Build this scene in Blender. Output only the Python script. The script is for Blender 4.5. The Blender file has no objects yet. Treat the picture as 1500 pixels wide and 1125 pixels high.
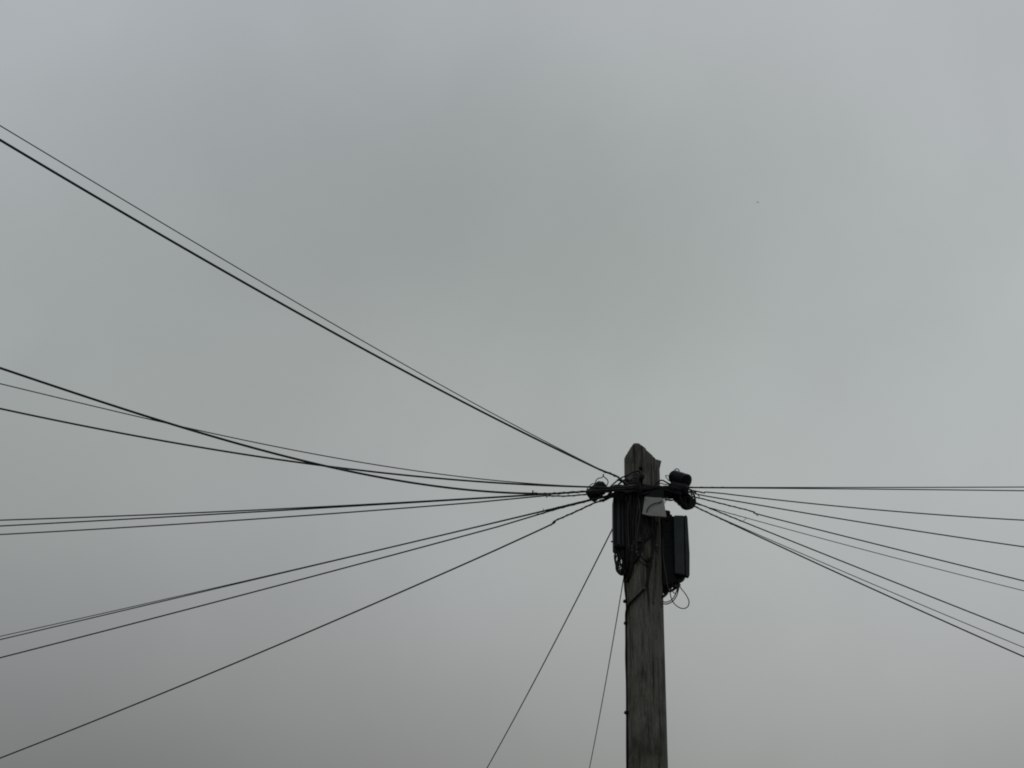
import bpy, bmesh, math, random
from mathutils import Vector, Matrix, noise
random.seed(7)
SC = bpy.context.scene
COL = SC.collection
R = math.radians
# ------------------------------------------------------------------ camera
W, H, F = 1500.0, 1125.0, 2000.0          # photograph size, focal length in its pixels
PITCH, ROLL = R(33.0), R(1.6)
CAM = Vector((0, 0, 1.6))
cam_d = bpy.data.cameras.new("camera")
cam_d.sensor_width = 36.0
cam_d.lens = 36.0 * F / W
cam_d.clip_end = 3000
cam = bpy.data.objects.new("camera", cam_d)
CM = Matrix.Rotation(R(90) + PITCH, 4, 'X') @ Matrix.Rotation(ROLL, 4, 'Z')
cam.matrix_world = Matrix.Translation(CAM) @ CM
COL.objects.link(cam)
SC.camera = cam
# ------------------------------------------------------------------ sky: even overcast over a physical sky
SUN_EL, SUN_AZ = R(48), R(20)             # behind the cloud, beyond the pole
world = bpy.data.worlds.new("World")
SC.world = world
world.use_nodes = True
wn, wl = world.node_tree.nodes, world.node_tree.links
wn.clear()
def wnode(t, **k):
    n = wn.new(t)
    for a, b in k.items():
        setattr(n, a, b)
    return n
LOBE_K = 34.72
LOBES = [
((-0.365,0.606,0.707),(0.0718,0.0671,0.0897)),
((-0.372,0.736,0.566),(-0.0459,-0.0331,-0.0509)),
((-0.367,0.831,0.418),(0.0322,0.0274,0.0257)),
((-0.349,0.904,0.247),(-0.0968,-0.1011,-0.0992)),
((-0.136,0.639,0.757),(0.0533,0.0535,0.0717)),
((-0.136,0.781,0.610),(-0.1168,-0.1171,-0.1342)),
((-0.130,0.882,0.452),(0.1142,0.1107,0.1214)),
((-0.120,0.956,0.268),(-0.0960,-0.1047,-0.1092)),
((0.120,0.635,0.763),(0.0733,0.0684,0.0807)),
((0.131,0.777,0.616),(-0.1152,-0.1081,-0.1321)),
((0.136,0.878,0.459),(0.1036,0.1078,0.1161)),
((0.136,0.952,0.274),(-0.0320,-0.0364,-0.0509)),
((0.349,0.595,0.724),(0.0630,0.0561,0.0772)),
((0.368,0.724,0.583),(-0.0206,-0.0123,-0.0222)),
((0.372,0.820,0.436),(0.0839,0.0777,0.0875)),
((0.365,0.893,0.263),(-0.0320,-0.0370,-0.0428)),
]
tc = wnode('ShaderNodeTexCoord')
nrm = wnode('ShaderNodeVectorMath', operation='NORMALIZE')
wl.new(tc.outputs['Generated'], nrm.inputs[0])
D = nrm.outputs[0]
sep = wnode('ShaderNodeSeparateXYZ')
wl.new(D, sep.inputs[0])
mr = wnode('ShaderNodeMapRange', interpolation_type='SMOOTHSTEP')
mr.inputs['From Min'].default_value = 0.0
mr.inputs['From Max'].default_value = 0.55
wl.new(sep.outputs['Z'], mr.inputs['Value'])
mix = wnode('ShaderNodeMix', data_type='RGBA')
mix.inputs[6].default_value = (.215, .222, .22, 1)
mix.inputs[7].default_value = (.365, .39, .395, 1)
wl.new(mr.outputs[0], mix.inputs[0])
cur = mix.outputs[2]
for d, c in LOBES:                         # broad soft cloud masses, each a wide bump of brightness round a direction
    dt = wnode('ShaderNodeVectorMath', operation='DOT_PRODUCT')
    wl.new(D, dt.inputs[0]); dt.inputs[1].default_value = d
    m1 = wnode('ShaderNodeMath', operation='MULTIPLY_ADD')
    wl.new(dt.outputs['Value'], m1.inputs[0]); m1.inputs[1].default_value = LOBE_K; m1.inputs[2].default_value = -LOBE_K
    ex = wnode('ShaderNodeMath', operation='EXPONENT')
    wl.new(m1.outputs[0], ex.inputs[0])
    ma = wnode('ShaderNodeVectorMath', operation='MULTIPLY_ADD')
    wl.new(ex.outputs[0], ma.inputs[0]); ma.inputs[1].default_value = c
    wl.new(cur, ma.inputs[2])
    cur = ma.outputs[0]
for sc_, amp, w_ in ((4.2, .055, 1.3), (11.0, .02, 3.0)):   # faint cloud mottling
    nz = wnode('ShaderNodeTexNoise', noise_dimensions='4D')
    nz.inputs['Scale'].default_value = sc_; nz.inputs['Detail'].default_value = 4; nz.inputs['W'].default_value = w_
    wl.new(D, nz.inputs['Vector']); nz.inputs['Distortion'].default_value = .6
    mm = wnode('ShaderNodeMapRange')
    mm.inputs['From Min'].default_value = .25; mm.inputs['From Max'].default_value = .75
    mm.inputs['To Min'].default_value = 1 - amp; mm.inputs['To Max'].default_value = 1 + amp
    wl.new(nz.outputs[0], mm.inputs['Value'])
    ml = wnode('ShaderNodeVectorMath', operation='SCALE')
    wl.new(cur, ml.inputs[0]); wl.new(mm.outputs[0], ml.inputs['Scale'])
    cur = ml.outputs[0]
up = wnode('ShaderNodeVectorMath', operation='SCALE')
wl.new(cur, up.inputs[0]); up.inputs['Scale'].default_value = 10.0
sky = wnode('ShaderNodeTexSky', sky_type='NISHITA')
sky.sun_disc = False
sky.sun_elevation = SUN_EL
sky.sun_rotation = SUN_AZ
sky.air_density = 1.0; sky.dust_density = 2.0
mx = wnode('ShaderNodeMix', data_type='RGBA')
mx.inputs[0].default_value = 0.994
wl.new(sky.outputs[0], mx.inputs[6]); wl.new(up.outputs[0], mx.inputs[7])
bg = wnode('ShaderNodeBackground')
bg.inputs['Strength'].default_value = 0.1
wl.new(mx.outputs[2], bg.inputs['Color'])
out = wnode('ShaderNodeOutputWorld')
wl.new(bg.outputs[0], out.inputs['Surface'])
sd = bpy.data.lights.new("sun", 'SUN')
sd.energy = 0.5; sd.angle = R(30); sd.color = (1, .97, .92)
sun = bpy.data.objects.new("sun", sd)
sdir = Vector((math.sin(SUN_AZ) * math.cos(SUN_EL), math.cos(SUN_AZ) * math.cos(SUN_EL), math.sin(SUN_EL)))
sun.rotation_euler = sdir.to_track_quat('Z', 'Y').to_euler()
COL.objects.link(sun)
SC.view_settings.view_transform = 'Standard'
SC.view_settings.look = 'None'
SC.view_settings.exposure = 0.0
SC.view_settings.gamma = 1.0
SC.view_settings.use_curve_mapping = False
SC.cycles.filter_width = 1.9                # the photograph's lens is a little soft
# ------------------------------------------------------------------ helpers
def ray(px, py):
    v = Vector(((px - W / 2) / F, -(py - H / 2) / F, -1))
    return (CM.to_3x3() @ v).normalized()
PD = 7.97                                   # metres from the camera to the pole, on the ground
def at(px, py, Y=PD):
    r = ray(px, py)
    return CAM + r * (Y / r.y)
def tag(o, label=None, cat=None, group=None, kind=None):
    for k, v in (('label', label), ('category', cat), ('group', group), ('kind', kind)):
        if v: o[k] = v
    return o
def empty(name, loc, label, cat, group=None):
    o = bpy.data.objects.new(name, None)
    o.empty_display_size = .1
    o.location = loc
    COL.objects.link(o)
    return tag(o, label, cat, group)
def link(name, verts, faces, mat, parent=None, smooth=True):
    me = bpy.data.meshes.new(name)
    off = parent.location if parent else Vector((0, 0, 0))
    if parent and parent.parent: off = off + parent.parent.location
    me.from_pydata([tuple(Vector(v) - off) for v in verts], [], faces)
    me.validate()
    bm = bmesh.new(); bm.from_mesh(me)
    bmesh.ops.recalc_face_normals(bm, faces=bm.faces)
    bm.to_mesh(me); bm.free()
    if smooth:
        for p in me.polygons: p.use_smooth = True
    me.materials.append(mat)
    o = bpy.data.objects.new(name, me)
    COL.objects.link(o)
    if parent: o.parent = parent
    return o
def tube(pts, rad, n=8):
    """verts, faces of a tube along pts; rad is a number or one per point"""
    pts = [Vector(p) for p in pts]
    if not hasattr(rad, '__len__'): rad = [rad] * len(pts)
    V, Fc = [], []
    t = (pts[1] - pts[0]).normalized()
    u = t.orthogonal().normalized()
    for i, p in enumerate(pts):
        if 0 < i < len(pts) - 1: t2 = (pts[i + 1] - pts[i - 1]).normalized()
        elif i == 0: t2 = (pts[1] - pts[0]).normalized()
        else: t2 = (pts[-1] - pts[-2]).normalized()
        u = (u - t2 * u.dot(t2))
        u = u.normalized() if u.length > 1e-6 else t2.orthogonal().normalized()
        w = t2.cross(u)
        for k in range(n):
            a = 2 * math.pi * k / n
            V.append(p + (u * math.cos(a) + w * math.sin(a)) * rad[i])
    for i in range(len(pts) - 1):
        for k in range(n):
            Fc.append((i * n + k, i * n + (k + 1) % n, (i + 1) * n + (k + 1) % n, (i + 1) * n + k))
    Fc.append(tuple(range(n))[::-1])
    Fc.append(tuple((len(pts) - 1) * n + k for k in range(n)))
    return V, Fc
def merge(*parts):
    V, Fc = [], []
    for v, f in parts:
        b = len(V); V += list(v); Fc += [tuple(i + b for i in q) for q in f]
    return V, Fc
def smooth(pts, k=6):
    """Catmull-Rom through pts"""
    P = [Vector(p) for p in pts]
    P = [P[0] * 2 - P[1]] + P + [P[-1] * 2 - P[-2]]
    o = []
    for i in range(1, len(P) - 2):
        a, b, c, d = P[i - 1:i + 3]
        for j in range(k):
            t = j / k
            o.append(.5 * ((2 * b) + (c - a) * t + (2 * a - 5 * b + 4 * c - d) * t * t + (3 * b - a - 3 * c + d) * t ** 3))
    o.append(P[-2])
    return o
def box_mesh(O, u, v, w, bev=0.0):
    """box from corner O along the vectors u, v, w, edges bevelled"""
    bm = bmesh.new()
    vs = [bm.verts.new(O + u * a + v * b + w * c) for c in (0, 1) for b in (0, 1) for a in (0, 1)]
    for f in ((0, 1, 3, 2), (4, 6, 7, 5), (0, 4, 5, 1), (2, 3, 7, 6), (0, 2, 6, 4), (1, 5, 7, 3)):
        bm.faces.new([vs[i] for i in f])
    if bev: bmesh.ops.bevel(bm, geom=bm.edges[:], offset=bev, segments=3, affect='EDGES', profile=.5)
    bm.verts.index_update()
    r = [x.co.copy() for x in bm.verts], [tuple(x.index for x in f.verts) for f in bm.faces]
    bm.free()
    return r
def prism(pp, Y, depth, bev=0.0):
    """pixel outline pp set at distance Y with a real thickness"""
    bm = bmesh.new()
    a = [bm.verts.new(at(x, y, Y)) for x, y in pp]
    b = [bm.verts.new(at(x, y, Y) + Vector((0, depth, 0))) for x, y in pp]
    bm.faces.new(a); bm.faces.new(b[::-1])
    n = len(a)
    for i in range(n): bm.faces.new((a[i], b[i], b[(i + 1) % n], a[(i + 1) % n]))
    if bev: bmesh.ops.bevel(bm, geom=bm.edges[:], offset=bev, segments=2, affect='EDGES', profile=.5)
    bm.verts.index_update()
    r = [x.co.copy() for x in bm.verts], [tuple(x.index for x in f.verts) for f in bm.faces]
    bm.free()
    return r
def lathe(A, B, prof, n=28):
    """profile [(t along A->B, radius)] turned about the line A-B"""
    ax = B - A
    return tube([A + ax * t for t, r in prof], [max(r, .0004) for t, r in prof], n)
# ------------------------------------------------------------------ materials
def mat(name, col, rough=.6, spec=.4, metal=0, var=.25, scale=30, bump=.0, stretch=(1, 1, 1), tint=None):
    m = bpy.data.materials.new(name); m.use_nodes = True
    n, l = m.node_tree.nodes, m.node_tree.links
    b = n['Principled BSDF']
    b.inputs['Roughness'].default_value = rough
    b.inputs['Specular IOR Level'].default_value = spec
    b.inputs['Metallic'].default_value = metal
    t = n.new('ShaderNodeTexCoord'); mp = n.new('ShaderNodeMapping'); mp.inputs['Scale'].default_value = stretch
    l.new(t.outputs['Object'], mp.inputs[0])
    z = n.new('ShaderNodeTexNoise'); z.inputs['Scale'].default_value = scale; z.inputs['Detail'].default_value = 6
    l.new(mp.outputs[0], z.inputs['Vector'])
    cr = n.new('ShaderNodeValToRGB')
    cr.color_ramp.elements[0].position = .3; cr.color_ramp.elements[1].position = .72
    c2 = tint or col
    cr.color_ramp.elements[0].color = tuple(c * (1 - var) for c in col) + (1,)
    cr.color_ramp.elements[1].color = tuple(min(1, c * (1 + var)) for c in c2) + (1,)
    l.new(z.outputs[0], cr.inputs[0]); l.new(cr.outputs[0], b.inputs['Base Color'])
    if bump:
        bp = n.new('ShaderNodeBump'); bp.inputs['Strength'].default_value = bump; bp.inputs['Distance'].default_value = .004
        l.new(z.outputs[0], bp.inputs['Height']); l.new(bp.outputs[0], b.inputs['Normal'])
    return m
M_WIRE = mat('wire_sheath', (.04, .04, .044), .55, .3, scale=12, var=.3)
M_CABLE = mat('black_cable', (.013, .013, .015), .6, .18, scale=40, var=.35)
M_GREY = mat('weathered_cable', (.06, .063, .062), .6, .3, scale=40, var=.3)
M_BOX = mat('black_plastic', (.010, .012, .0145), .6, .16, scale=18, var=.3, bump=.1)
M_COVER = mat('cover_plastic', (.044, .052, .056), .6, .2, scale=14, var=.2, bump=.1)
M_PLATE = mat('grey_plastic', (.37, .37, .375), .5, .35, scale=10, var=.12, bump=.05)
M_STEEL = mat('dull_steel', (.10, .10, .105), .6, .4, metal=.4, scale=50, var=.4, bump=.3)
M_CLIP = mat('pale_clip', (.30, .31, .30), .5, .4, scale=60, var=.2)
def wood():
    m = bpy.data.materials.new('weathered_pole_wood'); m.use_nodes = True
    n, l = m.node_tree.nodes, m.node_tree.links
    b = n['Principled BSDF']; b.inputs['Roughness'].default_value = .85; b.inputs['Specular IOR Level'].default_value = .2
    t = n.new('ShaderNodeTexCoord')
    def nz(sc, st, det=6, rough=.6):
        mp = n.new('ShaderNodeMapping'); mp.inputs['Scale'].default_value = st; l.new(t.outputs['Object'], mp.inputs[0])
        z = n.new('ShaderNodeTexNoise'); z.inputs['Scale'].default_value = sc; z.inputs['Detail'].default_value = det
        z.inputs['Roughness'].default_value = rough
        l.new(mp.outputs[0], z.inputs['Vector']); return z.outputs[0]
    def ramp(src, *st):
        r = n.new('ShaderNodeValToRGB')
        e = r.color_ramp.elements
        e[0].position, e[0].color = st[0][0], st[0][1] + (1,)
        e[1].position, e[1].color = st[-1][0], st[-1][1] + (1,)
        for p, c in st[1:-1]:
            q = e.new(p); q.color = c + (1,)
        l.new(src, r.inputs[0]); return r.outputs[0]
    def mixc(f, a, bb, mode='MIX'):
        x = n.new('ShaderNodeMix'); x.data_type = 'RGBA'; x.blend_type = mode
        for s, i in ((f, 0), (a, 6), (bb, 7)):
            if hasattr(s, 'links'): l.new(s, x.inputs[i])
            else: x.inputs[i].default_value = s
        return x.outputs[2]
    grain = nz(16, (6, 6, .55), 8, .7)
    fine = nz(60, (5, 5, .5), 5, .7)
    patch = nz(2.6, (1.6, 1.6, .6), 4)
    flecks = nz(42, (2.2, 2.2, .8), 3, .5)
    c = ramp(grain, (.28, (.115, .111, .106)), (.5, (.215, .210, .202)), (.72, (.345, .338, .325)))
    c2 = ramp(grain, (.28, (.10, .098, .075)), (.5, (.185, .179, .140)), (.72, (.29, .281, .222)))
    fa = ramp(patch, (.40, (0, 0, 0)), (.60, (1, 1, 1)))
    c = mixc(fa, c, c2)
    cr = ramp(fine, (.34, (.35, .35, .35)), (.47, (1, 1, 1)))
    c = mixc(.6, c, cr, 'MULTIPLY')
    crack = nz(9, (7, 7, .28), 3, .45)
    ck = ramp(crack, (.33, (.12, .12, .12)), (.40, (.7, .7, .7)), (.46, (1, 1, 1)))
    c = mixc(.85, c, ck, 'MULTIPLY')
    blot = nz(4.5, (1.5, 1.5, .7), 6, .65)
    bl = ramp(blot, (.36, (.42, .40, .37)), (.52, (.92, .92, .90)), (.66, (1.0, 1.0, 1.0)))
    c = mixc(1.0, c, bl, 'MULTIPLY')
    fl = ramp(flecks, (.69, (0, 0, 0)), (.76, (.7, .7, .7)))
    c = mixc(fl, c, (.45, .45, .43, 1))
    l.new(c, b.inputs['Base Color'])
    ad = n.new('ShaderNodeMath'); ad.operation = 'MULTIPLY_ADD'; l.new(fine, ad.inputs[0]); ad.inputs[1].default_value = .5; l.new(grain, ad.inputs[2])
    bp = n.new('ShaderNodeBump'); bp.inputs['Strength'].default_value = .9; bp.inputs['Distance'].default_value = .012
    l.new(ad.outputs[0], bp.inputs['Height']); l.new(bp.outputs[0], b.inputs['Normal'])
    return m
M_WOOD = wood()
# ------------------------------------------------------------------ ground
M_GR = mat('short_grass', (.055, .062, .042), .9, .1, scale=.6, var=.4, tint=(.08, .085, .05))
g = 900
tag(link('ground', [(-g, -g, 0), (g, -g, 0), (g, g, 0), (-g, g, 0)], [(0, 1, 2, 3)], M_GR, smooth=False), kind='structure')
# ------------------------------------------------------------------ pole
A0, A1 = at(940.6, 700), at(948.8, 1125)    # two points of its axis
AX = (A0 - A1).normalized()
def dist(p): return (CM.to_3x3().transposed() @ (p - CAM)).z * -1
R0 = 25.9 / F * dist(A0)
R1 = 29.7 / F * dist(A1)
def axis(z): return A1 + AX * ((z - A1.z) / AX.z)
def prad(z): return R1 + (R0 - R1) * (z - A1.z) / (A0.z - A1.z)
print('pole radius', R0, R1, 'top z', A0.z, 'lean', math.degrees(math.acos(AX.z)), AX)
def on_pole(px, py, lift=.008):
    """point on the pole's near side behind a pixel, lifted off the wood"""
    Y = PD - R0
    for _ in range(4):
        p = at(px, py, Y); c = axis(p.z); r = prad(p.z) + lift
        dx = p.x - c.x
        Y = c.y - math.sqrt(max(0, r * r - dx * dx))
    return at(px, py, Y)
pole = empty('telephone_pole', axis(0), 'weathered round wooden pole with wedge-cut top carrying all the wires', 'pole')
RF = PD - R0
TOP = [at(914.6, 672.5, PD), on_pole(918.3, 664.5, 0), on_pole(928, 650.2, 0), on_pole(936.8, 649.3, 0), on_pole(950, 661.8, 0), on_pole(962.5, 674.8, 0), at(967, 679, PD)]
tL = TOP[0]
def ztop(x):
    for p, q in zip(TOP, TOP[1:]):
        if x <= q.x or q is TOP[-1]: return p.z + (q.z - p.z) * (x - p.x) / (q.x - p.x)
NS, zb = 96, -.02
rows = [zb + i * .25 for i in range(14)] + [3.45 + i * .02 for i in range(200)]
rows = [z for z in rows if z < tL.z - .16]
def prel(a, z):
    p = Vector((math.cos(a) * 2.2, math.sin(a) * 2.2, z * .9))
    q = Vector((math.cos(a) * 13, math.sin(a) * 13, z * .8))
    cr = noise.noise(q)
    return prad(z) * (1 + .018 * noise.noise(p)) - .007 * max(0, cr - .25) * 2.5 + .0015 * noise.noise(q * 2.1)
V, Fc = [], []
def ringpt(a, z, k=1.0):
    c = axis(z); r = prel(a, z) * k
    return Vector((c.x + math.cos(a) * r, c.y + math.sin(a) * r, z))
for z in rows:
    for i in range(NS): V.append(ringpt(2 * math.pi * i / NS, z))
zl = rows[-1]
def topz(a, k):
    z = zl + .1
    for _ in range(4):
        p = ringpt(a, z, k); z = ztop(p.x) + .007 * noise.noise(Vector((p.x * 34, p.y * 34, 3)))
    return z
for s in range(1, 13):
    for i in range(NS):
        a = 2 * math.pi * i / NS
        zt = topz(a, 1.0)
        V.append(ringpt(a, zl + (zt - zl) * s / 12))
for k in (.93, .8, .65, .5, .35, .2, .08):
    for i in range(NS):
        a = 2 * math.pi * i / NS
        V.append(ringpt(a, topz(a, k), k))
nr = len(V) // NS
for j in range(nr - 1):
    for i in range(NS):
        Fc.append((j * NS + i, j * NS + (i + 1) % NS, (j + 1) * NS + (i + 1) % NS, (j + 1) * NS + i))
Fc.append(tuple((nr - 1) * NS + i for i in range(NS)))
link('shaft', V, Fc, M_WOOD, pole)
link('splinter', *prism([(958, 671.5), (963, 673.6), (969, 674.8), (968.2, 678.5), (966, 683), (964.5, 690), (960, 688)], PD - .05, .07, .002), M_WOOD, pole, smooth=False)
# black bolt-shaped disc standing in for the darkness inside a small hole
for (x, y, r1, m) in ((938.5, 686, 3.0, M_BOX), (905 + 26, 1057, 0, None)):
    if m:
        p = on_pole(x, y, .0); q = on_pole(x, y, .012)
        link('bolt', *lathe(p, q, [(-.5, .0135), (.5, .0135), (.6, .009), (1.3, .008), (1.35, .0)], 8), M_BOX, pole, smooth=False)
# ------------------------------------------------------------------ the wires that leave the frame
wires = []
def drop_wire(pts, a_off, hE, thick, label, cat='wire', group='overhead drop wires', name='drop_wire', deg=3, grip=None, tail=None, ext=16, link_pts=(), mat_=None):
    """pts: photo points from the pole outwards; the wire hangs in one vertical plane through its first point, a_off nearer
    than the pole, and the height hE above the camera that it has at its last point. link_pts lead from it to the pole."""
    A = at(*pts[0], PD - a_off)
    r = ray(*pts[-1]); E = CAM + r * (hE / r.z)
    d = (E - A); d.z = 0; L = d.length; d.normalize(); nn = Vector((-d.y, d.x, 0))
    S = []
    for x, y in pts:
        r = ray(x, y); t = (A - CAM).dot(nn) / r.dot(nn); p = CAM + r * t
        S.append(((p - A).dot(d), p.z))
    ng = grip or 0
    span = S[max(0, ng):]
    # least squares polynomial over the free span
    s0, s1 = span[0][0], span[-1][0]
    def basis(s): u = (s - s0) / (s1 - s0); return [u ** k for k in range(deg + 1)]
    n = deg + 1
    MM = [[0.0] * (n + 1) for _ in range(n)]
    for i_, (s, z) in enumerate(span):
        wt = 6.0 if i_ in (0, len(span) - 1) else 1.0
        b = basis(s)
        for i in range(n):
            for j in range(n): MM[i][j] += wt * b[i] * b[j]
            MM[i][n] += wt * b[i] * z
        
    for i in range(n):
        pv = max(range(i, n), key=lambda q: abs(MM[q][i])); MM[i], MM[pv] = MM[pv], MM[i]
        for j in range(n):
            if j != i:
                f = MM[j][i] / MM[i][i]
                for k in range(i, n + 1): MM[j][k] -= f * MM[i][k]
    co = [MM[i][n] / MM[i][i] for i in range(n)]
    def zf(s): return sum(c * b for c, b in zip(co, basis(s)))
    err = max(abs(zf(s) - z) for s, z in span) * F / ((A - CAM).length)
    P = []
    if ng:
        g3 = smooth([A + d * s + Vector((0, 0, z - A.z)) for s, z in S[:ng]] + [A + d * s0 + Vector((0, 0, zf(s0) - A.z))], 8)
        P += g3[:-1]
    N = 90
    for i in range(N + 1):
        s = s0 + (s1 - s0) * (i / N) ** 1.2
        P.append(A + d * s + Vector((0, 0, zf(s) - A.z)))
    sl = (zf(s1) - zf(s1 - .05)) / .05
    for i in range(1, 21):                      # on beyond the frame with the same slope, easing upward like a hung wire
        q = ext * i / 20
        P.append(A + d * (s1 + q) + Vector((0, 0, zf(s1) + sl * q + .004 * q * q - A.z)))
    mid = at(*pts[len(pts) // 2], PD)
    Em = P[len(P) - 21]
    rad = thick / 2 / F * .5 * (dist(A) + dist(Em))
    print('%-60s az %5.1f len %5.1f depth %4.1f->%4.1f err %.2f' % (label[:60], math.degrees(math.atan2(d.x, d.y)), L, dist(A), dist(Em), err))
    root = empty(name, P[-1], label, cat, group)
    LP = [at(x, y, PD - o) for x, y, o in link_pts]
    if LP: P = smooth(LP + [P[0]], 6)[:-1] + P
    # pole end first
    link('conductor', *tube(P, rad, 8), mat_ or M_WIRE, root)
    return root, P, rad, len(LP) * 6
def add_grip(root, P, rad, i0, s_end_px, tail=None, coil=.07):
    """preformed helical grip laid round the first stretch of a wire, with its loose tail"""
    # walk the wire to the photo point
    best = min(range(len(P)), key=lambda i: (ray(*s_end_px).cross((P[i] - CAM).normalized())).length)
    seg = P[max(0, i0):best + 1]
    if len(seg) < 3: return
    Ls = [0]
    for a, b in zip(seg, seg[1:]): Ls.append(Ls[-1] + (b - a).length)
    T = Ls[-1]; n = int(T / coil * 12)
    H = []
    u0 = None; j = 0
    for i in range(n + 1):
        s = T * i / n
        while j < len(Ls) - 2 and Ls[j + 1] < s: j += 1
        f = (s - Ls[j]) / max(1e-6, Ls[j + 1] - Ls[j])
        c = seg[j].lerp(seg[j + 1], f); t = (seg[j + 1] - seg[j]).normalized()
        u = t.cross(Vector((0, 0, 1))).normalized(); w = t.cross(u)
        a = 2 * math.pi * s / coil
        H.append(c + (u * math.cos(a) + w * math.sin(a)) * rad * .75)
    if tail:
        H.append(H[-1] * .5 + at(tail[0], tail[1], H[-1].y) * .5); H.append(at(tail[0], tail[1], H[-1].y))
    link('grip', *tube(H, rad * .66, 6), M_WIRE, root)
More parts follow.
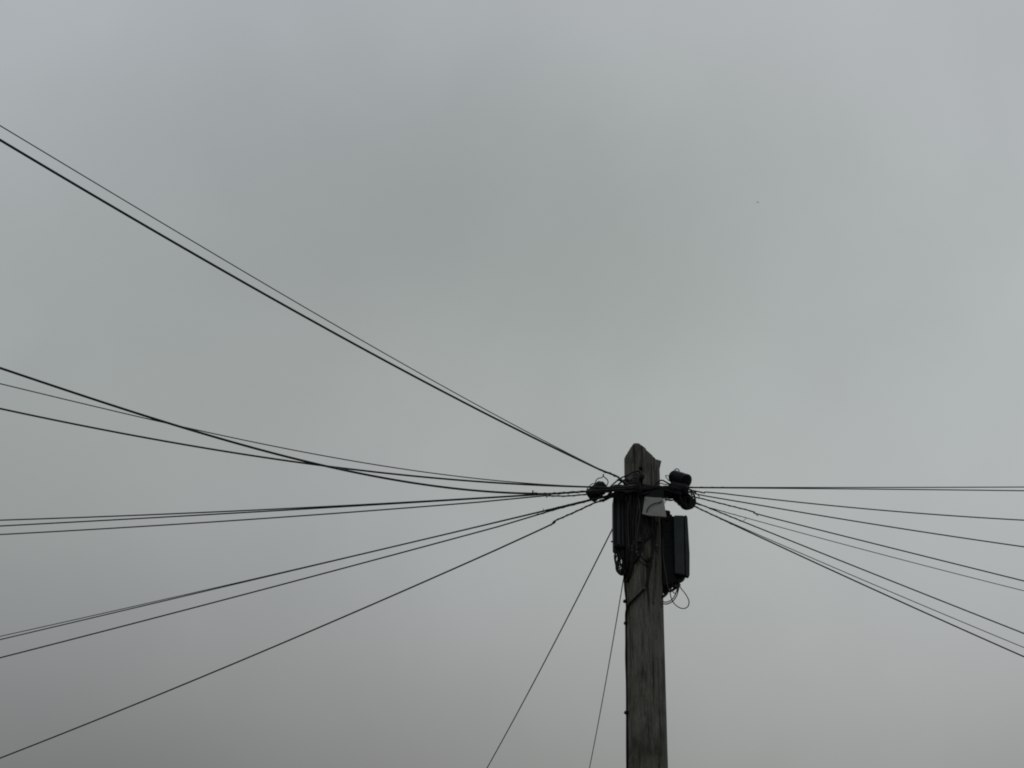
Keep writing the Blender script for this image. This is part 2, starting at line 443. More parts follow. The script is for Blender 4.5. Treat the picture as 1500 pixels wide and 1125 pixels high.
# pole end first; every wire is a thing of its own: conductor (> nothing), grip where the photo shows one
ROWS = [
 # pts, offset, hE, thick, label, deg, ngrip, gripend, tail, ext, linkpts
 ([(868,682),(810,651),(750,620.4),(590,534),(480,470),(320,374.5),(180,292.4),(0,184)], .10, 4.75, 1.55, 'thin upper wire of the pair rising steeply to the left edge', 3, 0, None, None, 14, [(925,712,.16),(905,699,.14),(885,691,.11)]),
 ([(880,688.6),(815,656),(720,611),(590,542.3),(480,483),(320,392),(180,311.4),(0,205)], .13, 4.45, 3.5, 'thick lower wire of the pair rising steeply to the left edge', 3, 0, (880,688.6), None, 14, [(928,716,.16),(909,702,.15),(903,697.5,.14)]),
 ([(860,719.8),(807,723.3),(780,723),(760,722.4),(700,719.4),(608,708),(500,687),(400,664),(266,626),(200,605),(0,539)], .15, 4.1, 3.3, 'thick sagging wire that crosses two others left of the pole', 3, 3, (780,723), (781,718.5), 14, [(930,715,.17),(893,717,.15)]),
 ([(860,712.7),(780,708.7),(700,701.2),(608,689.6),(500,672.2),(400,653),(266,625),(200,610),(0,562)], .14, 4.45, 1.6, 'thin sagging wire crossing the thick one far left', 3, 0, None, None, 16, [(930,711,.17),(895,713.5,.15)]),
 ([(862,713.2),(800,711.6),(700,705.6),(600,696),(500,685.8),(400,672),(300,656.6),(200,638.5),(0,598.5)], .15, 4.35, 2.8, 'medium sagging wire lowest of three curving up left', 3, 0, None, None, 16, [(930,712,.17),(895,714,.16)]),
 ([(860,719.5),(780,725),(700,729.6),(570,737.2),(500,740.6),(400,746),(200,754.6),(0,762)], .14, 4.45, 2.1, 'uppermost of three nearly level wires on the left', 2, 0, (790,724), None, 18, [(932,715,.17),(893,717,.16)]),
 ([(862,720),(780,725.8),(700,730.4),(570,738.2),(500,742),(400,748.6),(200,759.6),(0,770.5)], .13, 4.4, 2.1, 'middle one of three nearly level wires on the left', 2, 0, None, None, 18, [(932,717,.16),(893,718,.15)]),
 ([(858,724.3),(830,726.6),(805,726.4),(790,727),(700,735.6),(570,746.4),(500,751.6),(430,756.5),(200,771),(0,783)], .13, 4.35, 2.0, 'lowest of three nearly level wires on the left', 2, 4, (803,726.3), (800,729), 18, [(930,719,.17),(890,719.5,.15)]),
 ([(862,732),(800,746.6),(730,765),(570,801.6),(430,835),(270,871),(160,895.5),(0,932.3)], .08, 3.7, 1.3, 'faint thin wire descending left just above its darker twin', 2, 0, (798,747), (796,745), 20, [(915,720,.12),(888,726,.1)]),
 ([(862,733.5),(800,747.4),(730,765.6),(570,802.2),(430,836),(270,872.6),(160,899.2),(0,937)], .08, 3.6, 1.7, 'dark twin wire descending left close under a faint one', 2, 0, (800,747.4), None, 20, [(915,722,.12),(888,727,.1)]),
 ([(862,733.8),(820,744.5),(785,754.8),(730,771.4),(570,814),(450,846.4),(300,886),(150,925.4),(0,963.5)], .07, 3.55, 2.1, 'lower wire of the group descending left at a shallow slope', 2, 3, (785,754.8), None, 20, [(915,723,.12),(888,728,.1)]),
 ([(870,737),(840,751),(812,763.5),(807,768.5),(730,804.2),(570,873.6),(430,935),(300,990),(150,1052),(0,1110.5)], .09, 3.2, 2.2, 'lowest left wire dropping diagonally to the bottom left corner', 2, 4, (811,765), (807,770), 20, [(918,722,.13),(893,729,.1),(882,733,.1)]),
 ([(1010,713.8),(1070,713.3),(1130,714.2),(1200,714.3),(1300,714),(1400,713.7),(1500,713.4)], .08, 4.45, 1.6, 'upper of two level wires running to the right edge', 2, 0, (1069,713.3), None, 20, [(945,712,.16),(985,713.5,.1)]),
 ([(1010,714.6),(1070,714.2),(1200,715.6),(1300,717),(1400,718),(1500,718.8)], .07, 4.3, 1.7, 'lower of two level wires running to the right edge', 2, 0, None, None, 20, [(945,714,.16),(985,714.5,.1)]),
 ([(1008,717),(1020,719.5),(1031,722),(1034,720.8),(1060,723),(1200,739),(1300,748.2),(1400,755.5),(1500,762)], .06, 4.15, 1.9, 'right wire sloping gently just beneath the two level ones', 2, 4, (1032,722), (1032,723), 20, [(945,716,.16),(985,716,.09)]),
 ([(1009,720),(1019,721.4),(1025,724.8),(1100,737.8),(1200,754.8),(1300,771.2),(1400,786.4),(1500,801)], .06, 4.0, 1.9, 'right wire third from the top of the fan', 2, 3, (1023,724), (1025,728), 20, [(945,718,.16),(985,719,.08)]),
 ([(1012,727.5),(1022,729),(1060,738.5),(1103,749.4),(1111,753.4),(1200,776.2),(1300,801),(1446,838),(1500,851)], .05, 3.7, 1.9, 'right wire with a kinked grip partway along the fan', 2, 5, (1104,750), (1110.5,755.8), 22, [(948,719,.16),(988,722,.08)]),
 ([(1018,737.5),(1040,744),(1058,749.6),(1097,760.4),(1200,787.6),(1300,814),(1400,840),(1500,865.5)], .05, 3.9, 1.15, 'faint hair-thin right wire between two darker ones', 2, 0, (1096,760), (1089,762.6), 22, [(950,721,.15),(990,728,.08)]),
 ([(1017,735.4),(1040,744.6),(1087,763.4),(1200,809.2),(1300,848.6),(1400,888),(1500,928)], .04, 3.45, 1.9, 'dark right wire second from the bottom of the fan', 2, 0, (1087,763.4), None, 22, [(950,722,.15),(992,728,.07)]),
 ([(1019,742.6),(1085,773.2),(1200,822),(1300,864.6),(1400,906.5),(1500,948.6)], .03, 3.6, 1.2, 'thin pale right wire hugging the lowest dark wire', 2, 0, None, None, 22, [(952,724,.15),(995,734,.07)]),
 ([(1018,742),(1050,757),(1083,772.6),(1200,827),(1300,872.6),(1400,917.4),(1500,962)], .03, 3.4, 2.1, 'lowest darkest right wire dropping to the lower right edge', 2, 0, (1083,772.6), None, 22, [(952,724,.15),(995,733,.07)]),
 ([(918,733),(897.6,773.4),(840,887),(795.3,975),(755,1049.3),(713.4,1125)], -.14, 3.85, 1.75, 'dark wire dropping from behind the pole past the left box', 2, 0, None, None, 20, []),
 ([(931.5,735),(913.2,847),(901.3,920),(891.7,975),(878,1050),(863.5,1125)], -.15, 3.75, 1.35, 'thin steep wire dropping close beside the pole', 2, 0, None, None, 20, []),
]
rw = random.Random(5)
for (pts, off, hE, th, label, deg, ng, ge, tail, ext, lk) in ROWS:
    if lk and lk[0][0] > 938: lk = [(lk[0][0] + rw.uniform(-18, 14), lk[0][1] + rw.uniform(-5, 5), lk[0][2] - rw.uniform(0, .03))] + lk[1:]
    root, P, rad, i0 = drop_wire(pts, off, hE, th, label, deg=deg, grip=ng, ext=ext, link_pts=lk)
    if ge: add_grip(root, P, rad, max(0, i0 - 6), ge, tail)

# ------------------------------------------------------------------ cables on and round the pole head
def cable(pts, rad, label, group=None, m=None, name='cable', on=True, k=7, wob=0.0):
    """pts: (px, py, lift) on the pole's face, or with a 4th value True: (px, py, metres nearer than the pole, True)"""
    P = []
    for p in pts:
        if len(p) == 4: P.append(at(p[0], p[1], PD - p[2]))
        else: P.append(on_pole(p[0], p[1], p[2]))
    P = smooth(P, k)
    if wob:
        sd_ = random.random() * 50
        P = [p + Vector((noise.noise(Vector((i * .35, sd_, 0))), 0, noise.noise(Vector((i * .35, sd_, 9))))) * wob for i, p in enumerate(P)]
    o = link(name, *tube(P, rad, 8), m or M_CABLE)
    return tag(o, label, 'cable', group)
# riser
ris = [(939, 728, .02), (949, 752, .014), (956.5, 785, .012), (955, 815, .012), (951, 838, .012), (946.5, 857, .013), (942, 864.5, .013), (931, 875.5, .012), (921, 886, .011), (917.3, 897, .009)]
P = [on_pole(*p) for p in ris]
for y in (915, 940, 965, 1000, 1043, 1080, 1125):
    x = {915: 917.2, 940: 917.4, 965: 917.2, 1000: 918.3, 1043: 918.6, 1080: 918.6, 1125: 918.9}[y]
    P.append(at(x, y, PD - .02))
last = P[-1]; c = axis(last.z); off = last - c
for z in (3.0, 2.2, 1.4, .6, .05):
    P.append(axis(z) + off * (prad(z) / prad(last.z)))
riser = link('riser_cable', *tube(smooth(P, 6), .0078, 8), M_CABLE)
tag(riser, 'long black cable curving across the pole face then down its left edge', 'cable')
for (x, y) in ((916.2, 880.5), (917.3, 912.5), (917.9, 1043.5)):
    p = at(x, y, PD - .03)
    link('cable_clip', *merge(box_mesh(p - Vector((.012, .012, .010)), Vector((.026, 0, 0)), Vector((0, .024, 0)), Vector((0, 0, .017)), .003),
         lathe(p + Vector((-.016, 0, -.002)), p + Vector((.0, 0, -.002)), [(0, .004), (.3, .008), (1, .006)], 10)), M_BOX, pole, smooth=False)
# thick dark cables running down the pole's face from the head to the boxes
down = [
 [(921, 716, .03), (919.5, 745, .025), (920.5, 780, .02), (919, 812, .02), (916.5, 838, .016), (915, 850, .01)],
 [(925, 716, .03), (924.5, 750, .03), (923.5, 785, .022), (922, 815, .018), (917, 842, .012)],
 [(929, 718, .03), (930, 752, .03), (927.5, 790, .022), (927, 822, .016), (921, 846, .012), (915.5, 852, .01)],
 [(934, 716, .032), (933, 745, .034), (934.5, 776, .028), (931, 800, .02), (925, 826, .014)],
 [(938, 716, .032), (941, 742, .034), (940, 772, .028), (941.5, 795, .02), (937, 812, .015), (928, 824, .014)],
 [(942, 716, .03), (945, 745, .034), (948, 768, .028), (943, 792, .02), (934, 806, .015)],
 [(947, 718, .03), (950, 750, .034), (955, 772, .02), (951, 786, .016), (943, 793, .015), (934, 795, .014)],
]
for i, d in enumerate(down):
    cable(d, .0088 if i % 2 == 0 else .0068, ('leftmost black cable of the dark bundle, next to the narrow left box', 'second black cable from the left in the bundle on the pole face',
          'third black cable from the left, swinging left at its foot', 'middle black cable of the bundle, ending near the pale clips',
          'black cable just right of the bundle middle, hooking left at its end', 'black cable in the bundle bowing right then ending mid pole',
          'rightmost black cable of the bundle, curling left under the grey plate')[i], 'dark cables bundled on the pole face', wob=.004)
thin = [
 ([(914.8, 728, .02), (915.6, 760, .02), (914.6, 800, .02), (914.9, 838, .012)], .0032),
 ([(918, 728, .03), (916.2, 752, .03), (917.6, 790, .02), (917, 830, .012)], .003),
 ([(922.5, 728, .042), (919.6, 748, .042), (920, 770, .034), (921.5, 806, .024)], .0032),
 ([(935, 728, .045), (937.5, 750, .045), (934.5, 775, .04), (932, 800, .026), (933, 809, .02)], .0034),
 ([(936, 735, .045), (932, 760, .045), (931.6, 782, .036), (928, 800, .026)], .003),
]
for k_, (d, r_) in enumerate(thin):
    cable(d, r_, ('leftmost thin grey lead, along the edge of the narrow left box', 'thin grey lead weaving beside the leftmost one on the pole',
          'thin grey lead lying over the left black cables of the bundle', 'long thin grey lead over the bundle middle, ending at pale clips',
          'short thin grey lead slanting left over the bundle middle')[k_], 'thin grey leads on the left of the pole face', M_GREY)
for d, r_, lab in [
 ([(958.5, 757, .01), (961, 778, .012), (962.6, 800, .01), (961.5, 808, .009)], .0036, 'short grey lead below the grey plate ending at a pale clip'),
 ([(963.5, 757, .014), (965.6, 785, .012), (964.2, 812, .01), (961, 838, .01), (958, 868, .009), (957, 884, .008)], .0042, 'grey lead wandering down the right part of the pole face'),
 ([(968, 757, .02, True), (970.5, 785, .04, True), (971.4, 815, .05, True), (974.6, 838, .07, True), (978.5, 862, .06, True)], .004, 'grey lead hanging between the pole and the big black box'),
 ([(949.5, 820, .014), (956, 812, .012), (960, 790, .012), (962, 765, .012)], .0065, 'black cable curving up the pole face to the right of the bundle'),
 ([(932, 806, .016), (938, 813, .014), (944, 820, .012), (952, 821.5, .011), (957, 818, .01)], .0048, 'black cable dipping in a shallow curve across the middle of the pole'),
 ([(930, 812, .014), (939, 824, .012), (948, 828.5, .011), (956, 826, .01)], .0036, 'lower thin black cable dipping across the middle of the pole'),
]:
    cable(d, r_, lab, None, M_GREY if 'grey lead' in lab else M_CABLE)
# pale clips on the pole face
for (x, y, s, lab) in ((926.5, 800.5, 1.4, 'upper'), (926.3, 806.2, 1.2, 'lower'), (943.5, 861.6, 1.7, 'mid'), (961.8, 799.6, 1.5, 'right'), (932.5, 809, 1.6, 'd'), (934.5, 813, 1.3, 'e')):
    p = on_pole(x, y, .018)
    m = M_CLIP if lab in ('upper', 'lower') else M_STEEL
    link('pale_clip', *box_mesh(p - Vector((s * .004, .006, s * .004)), Vector((s * .009, 0, .002)), Vector((0, .012, 0)), Vector((0, 0, s * .008)), .0012), m, pole, smooth=False)
# ------------------------------------------------------------------ pole head: steel band, bundle, tangle
br = empty('bracket', axis(at(940, 715).z), 'dark steel ring bracket clamped round the pole head under the tangle', 'bracket')
zc = on_pole(940, 713, .01).z
def band(z0, z1, r0, r1, n=48):
    V, Fc = [], []
    for (z, r) in ((z0, r0), (z1, r0), (z1, r1), (z0, r1)):
        c = axis(z)
        for i in range(n):
            a = 2 * math.pi * i / n
            V.append((c.x + math.cos(a) * (prad(z) + r), c.y + math.sin(a) * (prad(z) + r), z))
    for j in range(4):
        for i in range(n):
            Fc.append((j * n + i, j * n + (i + 1) % n, ((j + 1) % 4) * n + (i + 1) % n, ((j + 1) % 4) * n + i))
    return V, Fc
link('band', *band(zc - .026, zc + .018, .002, .010), M_BOX, br)
for s in (-1, 1):
    p = axis(zc) + Vector((s * (R0 - .01), -.05, -.012))
    link('arm', *box_mesh(p, Vector((s * .085, -.01, -.012)), Vector((0, .05, 0)), Vector((0, 0, .035)), .004), M_BOX, br, smooth=False)
p = on_pole(938.5, 713, .0)
link('bolt', *lathe(p + Vector((0, -.11, .02)), p + Vector((0, .02, .02)), [(0, .0), (.02, .016), (.25, .016), (.27, .010), (1, .010)], 6), M_BOX, br, smooth=False)
link('hook', *tube(smooth([at(938.5, 698, PD - .16), at(934.5, 700, PD - .18), at(936, 708, PD - .20), at(938, 718, PD - .20), at(937, 728, PD - .17)], 6), .011, 8), M_BOX, br)
# bundle across the head
rnd = random.Random(3)
for i in range(9):
    ys = [rnd.uniform(-3.6, 3.6) + v for v in (718, 714, 715, 715, 715, 717, 722)]
    xs = (884 + i, 902, 918, 940, 962, 982, 1000 - i)
    pts = [(x, y, .125 + .035 * math.sin((x - 884) / 116 * math.pi) + rnd.uniform(-.01, .015), True) for x, y in zip(xs, ys)]
    cable(pts, rnd.choice((.0055, .007, .009)), 'black cable in the horizontal bundle wrapped across the pole head', 'cables bundled across the pole head', wob=.003)
for pts, r_, lab in [
 ([(893, 714, .13, True), (903, 705, .13, True), (912, 699, .12, True), (918, 697, .135, True), (927, 692, .135, True), (935, 690.5, .13, True), (938, 694, .13, True), (935, 700, .14, True), (926, 705, .15, True), (917, 702, .15, True)], .0052, 'black cable looping up over the left shoulder of the pole head'),
 ([(900, 716, .13, True), (908, 708, .13, True), (915, 703, .13, True), (923, 708, .15, True), (934, 707, .16, True), (944, 711, .15, True)], .0062, 'black cable rising from the left splice onto the pole head'),
 ([(904, 703, .12, True), (911, 705, .13, True), (917, 711, .14, True), (925, 714, .15, True), (935, 722, .15, True)], .006, 'black cable crossing down onto the left side of the head'),
 ([(905, 700, .1, True), (909, 704, .1, True), (908, 709, .1, True), (903, 712, .1, True)], .0026, 'thin little wire loop left of the pole head'),
 ([(916, 699, .13, True), (921, 704, .14, True), (930, 700, .14, True), (936, 703, .14, True), (933, 709, .15, True)], .0046, 'small coiled cable end on the front of the head'),
 ([(926, 697, .13, True), (931, 694, .13, True), (934.5, 697, .13, True), (931, 700, .13, True), (927, 698.5, .13, True)], .003, 'tiny closed coil of wire below the bolt hole'),
 ([(962, 707, .12, True), (969, 703.5, .11, True), (976, 706.5, .10, True), (984, 711, .10, True), (994, 716, .1, True)], .005, 'black cable arching from the head to the right splices'),
 ([(958, 711, .13, True), (967, 708, .12, True), (974, 709.5, .11, True), (982, 709, .1, True), (990, 708, .08, True)], .0034, 'thin wire running to the underside of the upper right splice'),
 ([(966, 714, .12, True), (974, 721, .11, True), (983, 727, .1, True), (991, 732, .08, True), (1001, 740, .07, True)], .0062, 'thick black cable slanting down to the lower right splices'),
 ([(970, 713, .12, True), (979, 718, .11, True), (988, 724, .1, True), (998, 731, .08, True)], .0075, 'thickest black cable slanting down towards the right splices'),
 ([(975, 722, .12, True), (974.6, 727, .12, True), (975.4, 733, .12, True), (973.5, 737, .13, True)], .0026, 'short thin lead hanging just right of the grey plate'),
 ([(980.5, 724, .11, True), (980, 729, .11, True), (980.8, 733, .11, True)], .0026, 'shortest thin lead hanging between pole and right splices'),
 ([(947, 751.5, .185, True), (949, 745, .19, True), (953, 740.5, .19, True), (959, 737.5, .19, True), (968, 735.5, .185, True), (974, 732.6, .16, True), (983, 733.4, .13, True), (990, 732.4, .1, True), (997, 735, .08, True)], .0033, 'thin dark lead curving over the front of the grey plate'),
 ([(866, 724, .13, True), (876, 723, .13, True), (884, 728, .13, True), (893, 725, .13, True), (905, 722, .14, True), (915, 727, .14, True)], .0075, 'black cable sagging between left splice and pole head'),
 ([(878, 734, .11, True), (886, 732, .12, True), (894, 728, .13, True), (902, 727, .13, True), (913, 724, .14, True)], .009, 'thick black cable below the left splice going to the head'),
 ([(883, 735, .11, True), (888, 730, .12, True), (893, 722, .12, True), (901, 718, .13, True), (910, 721, .14, True)], .006, 'black cable crossing behind the lower left grips'),
 ([(895, 723, .12, True), (903, 724, .14, True), (911, 720, .15, True), (920, 722, .17, True), (930, 719, .17, True), (941, 724, .17, True), (952, 721, .16, True), (963, 724, .14, True), (972, 720, .11, True)], .0085, 'thick black cable wound along the lower edge of the head bundle'),
]:
    cable(pts, r_, lab)
# ------------------------------------------------------------------ splices (barrel closures)
def splice(A, B, r, label, ribs=3, rings=(), flange=None, cone=0):
    c = (A + B) / 2
    root = empty('cable_splice', c, label, 'cable splice', 'black barrel splices beside the pole head')
    pr = [(0, 0), (0, r * .55), (.03, r * .82), (.10, r * .96), (.16, r)]
    for i in range(ribs):
        t = .24 + .5 * i / max(1, ribs - 1)
        pr += [(t, r), (t + .01, r * 1.05), (t + .05, r * 1.05), (t + .06, r)]
    pr += [(.86, r), (.93, r * .94), (.98, r * .78), (1, r * .5), (1, 0)]
    pr = [(t, q * (1 + cone * t)) for t, q in pr]
    link('body', *lathe(A, B, pr, 28), M_BOX, root)
    d = (B - A).normalized()
    if flange: link('flange', *lathe(B - d * .012, B + d * .010, [(0, r * 1.02), (.1, flange), (.8, flange), (1, r * .8)], 28), M_BOX, root)
    link('end_cap', *lathe(A - d * .010, A + d * .004, [(0, r * .1), (.05, r * .5), (.5, r * .62), (1, r * .72)], 24), M_CABLE, root)
    return root
sp = splice(at(885, 710.5, PD - .08), at(863, 729, PD - .02), .047, 'black barrel splice left of the pole with a wire handle on top', 3)
link('wire_handle', *tube(smooth([at(872.6, 712, PD - .06), at(872.4, 705.5, PD - .06), at(876, 701, PD - .06), at(881, 699.8, PD - .06), at(883.8, 697.6, PD - .06), at(886.5, 700, PD - .06), at(889.8, 703, PD - .05), at(890.6, 707, PD - .05), at(888.5, 712, PD - .05)], 6), .0034, 8), M_STEEL, sp)
link('wire_tip', *tube([at(883.8, 698, PD - .06), at(883.8, 694.6, PD - .06)], .0046, 8), M_STEEL, sp)
link('wire_tie', *tube(smooth([at(875, 708, PD - .09), at(868, 708.5, PD - .08), at(863.5, 712, PD - .07), at(859.8, 717, PD - .06), at(859.3, 722, PD - .06)], 6), .003, 8), M_STEEL, sp)
sp = splice(at(984.5, 697, PD - .02), at(1004.5, 705, PD - .09), .044, 'highest black barrel splice right of the pole with a flared end', 0, flange=.050, cone=.12)
link('wire_handle', *tube(smooth([at(987, 691.5, PD - .03), at(989, 687.6, PD - .03), at(992, 686.8, PD - .03), at(994.5, 688.6, PD - .03), at(995.5, 692, PD - .03)], 6), .0036, 8), M_STEEL, sp)
link('wire_tie', *tube(smooth([at(981.5, 697.5, PD - .03), at(975.3, 696.6, PD - .03), at(976, 699.6, PD - .03), at(979.5, 703.5, PD - .03), at(984, 707, PD - .03)], 6), .0028, 8), M_STEEL, sp)
sp = splice(at(982, 714, PD - .05), at(1005, 718, PD - .12), .040, 'middle black barrel splice lying under the flared one', 3)
sp = splice(at(991, 722, PD - .02), at(1011, 740, PD - .06), .050, 'lowest black barrel splice leaning over the big black box', 3)
for i in range(4):
    a = i * 2.2
    cx, cy = 1008 + 1.2 * math.cos(a), 733 + 2.4 * math.sin(a * 1.3)
    pts = [(cx + (7.5 - i * 1.6) * math.cos(t) * .9 + rnd.uniform(-.9, .9), cy + (11.5 - i * 1.9) * math.sin(t) + rnd.uniform(-1.2, 1.2), .10 + .02 * math.sin(t + i), True) for t in [a + k * 2 * math.pi / 9 for k in range(9)]]
    cable(pts, .0055, 'black lead coiled around the lowest right splice', 'leads coiled round the lowest right splice')
for pts, r_ in [
 ([(1008, 716, .12, True), (1013, 719, .12, True), (1017, 726, .12, True), (1018.5, 735, .1, True), (1016, 742, .1, True), (1009, 745.5, .08, True), (1001, 745, .07, True)], .006),
 ([(985, 714, .1, True), (994, 725, .12, True), (999, 735, .12, True), (1003, 745.5, .1, True)], .0075),
 ([(988, 720, .1, True), (992, 730, .1, True), (1000, 738, .1, True), (1010, 741, .1, True)], .0085),
]:
    cable(pts, r_, 'black cable wrapped over the stacked right splices', 'cables wrapped over the right splices')
# ------------------------------------------------------------------ grey plate box
gb = empty('junction_box', at(958, 742, PD - .16), 'small pale grey junction box tilted on the front of the pole', 'junction box')
YP = PD - .185
link('body', *prism([(944.6, 727.4), (970.4, 729.2), (972.6, 733), (976, 754.6), (941.4, 750.6)], YP + .004, .045, .003), M_PLATE, gb, smooth=False)
link('lid_lip', *prism([(941.2, 750.4), (976.2, 754.4), (976.1, 757), (951, 755), (941, 752.6)], YP - .003, .014, .0015), M_PLATE, gb, smooth=False)
for x, y in ((946, 731), (968.5, 732.5)):
    p = at(x, y, YP)
    link('screw', *lathe(p + Vector((0, -.004, 0)), p + Vector((0, .008, 0)), [(0, .0), (.05, .0032), (1, .0034)], 10), M_PLATE, gb)
mb = link('mounting_bracket', *prism([(943, 716), (973, 717), (972, 729.5), (943.5, 728)], PD - .165, .07, .004), M_BOX, br, smooth=False)
# ------------------------------------------------------------------ left long closure
lb = empty('distribution_box', at(906, 765, PD - .06), 'long narrow black box strapped to the left side of the pole', 'distribution box')
link('body', *prism([(898.4, 727), (915.5, 727.5), (917, 798), (915.5, 802), (906, 801.5), (902, 800), (899.3, 799), (898.6, 770)], PD - .07, .11, .006), M_BOX, lb, smooth=False)
link('cover_rib', *prism([(903.4, 729), (907.6, 729), (908.4, 798), (904.4, 797)], PD - .077, .010, .002), M_COVER, lb, smooth=False)
link('cover_rib', *prism([(910.6, 729), (912.6, 729), (913.6, 799), (911.6, 799)], PD - .075, .008, .002), M_COVER, lb, smooth=False)
link('gap_filler', *prism([(912, 796), (918.8, 796), (919, 846), (914.5, 845)], PD - .03, .03, .002), M_BOX, lb, smooth=False)  # added dark strip, blocks the bright sliver of sky between box and pole
p = at(898, 793.3, PD - .05)
link('latch', *lathe(p + Vector((-.0135, 0, .001)), p + Vector((.008, 0, -.003)), [(0, .0), (.02, .006), (.4, .0055), (.5, .0038), (1, .0045)], 12), M_BOX, lb)
for i, (cx, cy, rx, ry) in enumerate(((903.8, 818, 3.4, 9.5), (906.8, 824, 4.6, 15.5), (908.4, 826, 3.4, 14.5), (908, 829, 5.6, 11.5), (909.5, 834, 4.5, 7.5), (907, 822, 2.2, 10.5), (911, 838, 4.5, 4.2), (907.6, 832, 3.2, 8.5))):
    pts = [(cx + rx * math.cos(t) + .5 * math.sin(3 * t + i), cy + ry * math.sin(t), .04 + .008 * i, True) for t in [.4 * i + k * 2 * math.pi / 10 for k in range(11)]]
    cable(pts, .0042 if i % 2 else .0054, 'black lead coiled in a hanging loop beneath the narrow left box', 'coiled leads under the left box')
for pts in ([(913.6, 798, .05, True), (914, 815, .05, True), (914.3, 830, .05, True), (914.6, 842, .04, True)], [(911.5, 800, .05, True), (912.6, 812, .05, True), (913.6, 826, .05, True), (913.6, 838, .04, True)], [(902, 803, .04, True), (901, 816, .04, True), (903, 830, .05, True), (908, 838.5, .06, True), (913.5, 842, .06, True)],
            [(911, 806, .05, True), (912, 820, .05, True), (913, 835, .06, True), (914.5, 846, .04, True), (915.6, 862, .03, True), (917.5, 880, .03, True), (918.2, 900, .03, True)]):
    cable(pts, .0062, 'black lead leaving the narrow left box and hugging the pole edge', 'leads from the left box down the pole edge')
# ------------------------------------------------------------------ right big box
rb = empty('terminal_box', at(988, 800, PD - .02), 'large black terminal box hung on the right side of the pole', 'terminal box')
Yc = PD - .09
link('back_shell', *prism([(968.5, 757), (972, 754.5), (1000, 757), (1004.6, 760), (1006, 840), (1003, 844.5), (994, 849.5), (985, 854.5), (973, 857.5), (970.8, 857)], Yc + .045, .08, .006), M_BOX, rb, smooth=False)
link('door', *prism([(985.5, 757), (987, 755.6), (1005.5, 755.6), (1006.6, 758), (1009.4, 812), (1009.4, 841), (1007.5, 843.5), (988.6, 840.5)], Yc + .018, .034, .003), M_BOX, rb, smooth=False)
link('cover', *prism([(986.8, 757), (988.5, 754.6), (1001.4, 754.8), (1003.2, 841.5), (989, 839.5)], Yc, .024, .004), M_COVER, rb, smooth=False)
link('side_flange', *prism([(1002.8, 754.6), (1005.8, 754.8), (1007.2, 758), (1010.3, 812), (1010.3, 842), (1008.6, 844.6), (1005, 843.4)], Yc + .004, .03, .002), M_COVER, rb, smooth=False)
link('hinge_rib', *prism([(975, 777), (985, 777), (985, 779.2), (975, 779.2)], Yc + .0415, .02, .001), M_BOX, rb, smooth=False)
link('hinge_rib', *prism([(975.5, 799), (985.4, 799), (985.4, 801.2), (975.5, 801.2)], Yc + .0415, .02, .001), M_BOX, rb, smooth=False)
p = at(979.5, 757, Yc + .1)
link('lifting_eye', *merge(box_mesh(at(975, 762, Yc + .03), Vector((.05, .02, 0)), Vector((-.01, .04, 0)), Vector((0, 0, .055)), .008),
                  box_mesh(at(975.4, 752.5, Yc + .03), Vector((.034, .012, 0)), Vector((-.01, .03, 0)), Vector((0, 0, .032)), .009)), M_BOX, rb, smooth=False)
for i, (x, y) in enumerate(((977, 861), (982, 858.5), (987, 857), (973.5, 866))):
    p = at(x, y, Yc + .16)
    link('cable_gland', *lathe(p + Vector((0, 0, .05)), p + Vector((0, 0, -.022)), [(0, .009), (.5, .010), (.55, .013), (.85, .013), (.9, .008), (1, .006)], 12), M_BOX, rb)
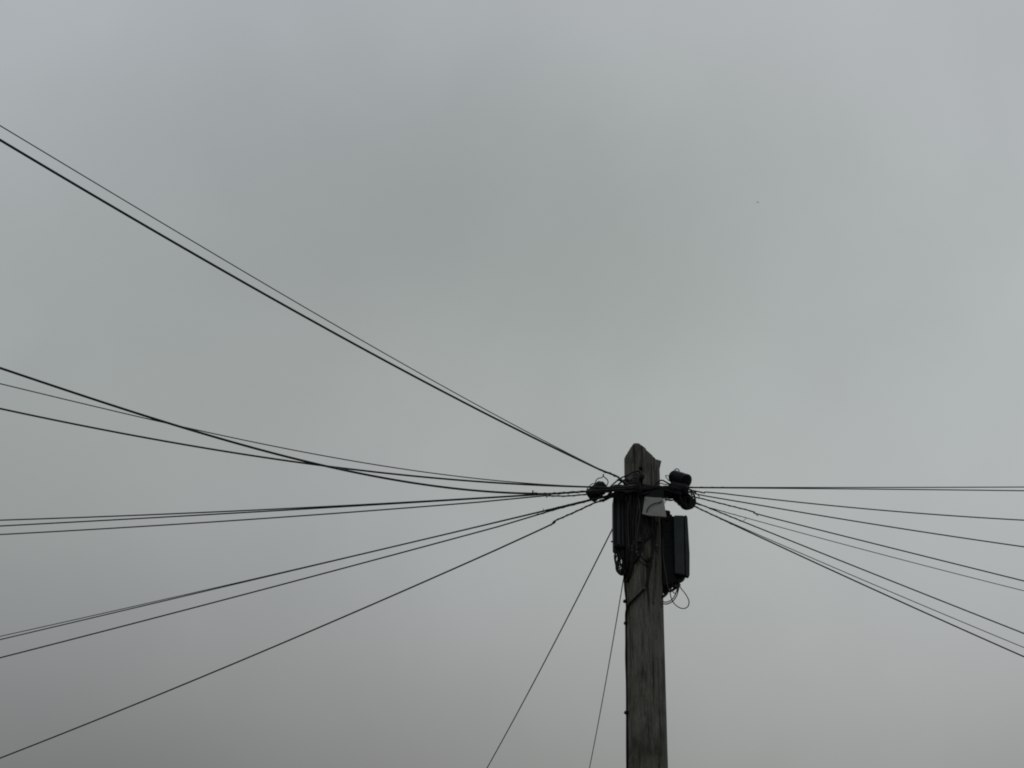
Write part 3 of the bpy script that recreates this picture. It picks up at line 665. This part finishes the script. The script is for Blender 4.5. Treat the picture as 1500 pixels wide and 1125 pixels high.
for pts, r_, lab, m in [
 ([(979, 858, .0, True), (977.5, 867, .0, True), (974.5, 871.5, .02, True), (968, 876, .06, True)], .0095, 'stout black cable curving from the big box into the pole', M_CABLE),
 ([(993, 853, .0, True), (997, 861, .0, True), (1004, 870, .0, True), (1008.4, 878, .0, True), (1009.2, 884, .0, True), (1006.5, 889.5, .0, True), (1000, 891.4, .0, True), (992.5, 888.5, .0, True), (986, 882, .0, True), (982.4, 873, .0, True), (981.5, 863, .0, True)], .0033, 'large teardrop loop of thin grey lead under the big box', M_GREY),
 ([(995.5, 854, .02, True), (993.8, 864, .03, True), (990.5, 874, .04, True), (985, 881, .05, True), (977, 884.8, .06, True), (970, 884, .08, True), (962, 881, .006)][:6], .0035, 'outer grey lead curving from the big box back to the pole', M_GREY),
 ([(993.5, 856, .02, True), (991, 866, .03, True), (987, 875, .04, True), (981, 880.4, .05, True), (975, 882, .06, True), (969, 880.5, .09, True)], .0035, 'inner grey lead curving from the big box back to the pole', M_GREY),
 ([(984, 864, .02, True), (988, 869, .02, True), (992, 866, .02, True), (994.6, 858, .02, True)], .003, 'short grey lead looping tight under the big box', M_GREY),
 ([(974, 862, -.02, True), (981, 866, -.02, True), (988, 862.5, -.02, True), (996, 856, -.02, True)], .0085, 'black cable sagging along the underside of the big box', M_CABLE),
 ([(982, 756, .0, True), (983.5, 748, .03, True), (987, 741, .05, True), (993, 735, .07, True)], .003, 'thin lead rising from the top of the big box', M_CABLE),
]:
    if 'rising from the top' in lab: continue
    cable(pts, r_, lab, None, m)
# ------------------------------------------------------------------ a far bird
c = CAM + ray(1110, 296.3) * 260
def w_(x, y, z): return c + Vector((x, y, z))
bv, bf = tube([w_(-.0, -.16, 0), w_(0, -.08, .01), w_(0, .05, 0), w_(0, .16, -.01)], [.01, .035, .03, .008], 8)
wv = [w_(.01, -.06, .02), w_(.16, -.02, .06), w_(.30, .06, .02), w_(.14, .07, .05), w_(.01, .05, .01)]
wu = [p - Vector((0, 0, .012)) for p in wv]
wf = [(0, 1, 3, 4), (1, 2, 3), (9, 8, 6, 5), (8, 7, 6), (0, 5, 6, 1), (1, 6, 7, 2), (2, 7, 8, 3), (3, 8, 9, 4), (4, 9, 5, 0)]
wm = [Vector((2 * c.x - p.x, p.y, p.z)) for p in wv + wu]
bird = link('bird', *merge((bv, bf), (wv + wu, wf), (wm, [q[::-1] for q in wf])), M_WIRE)
tag(bird, 'tiny distant bird gliding high in the grey sky', 'bird')
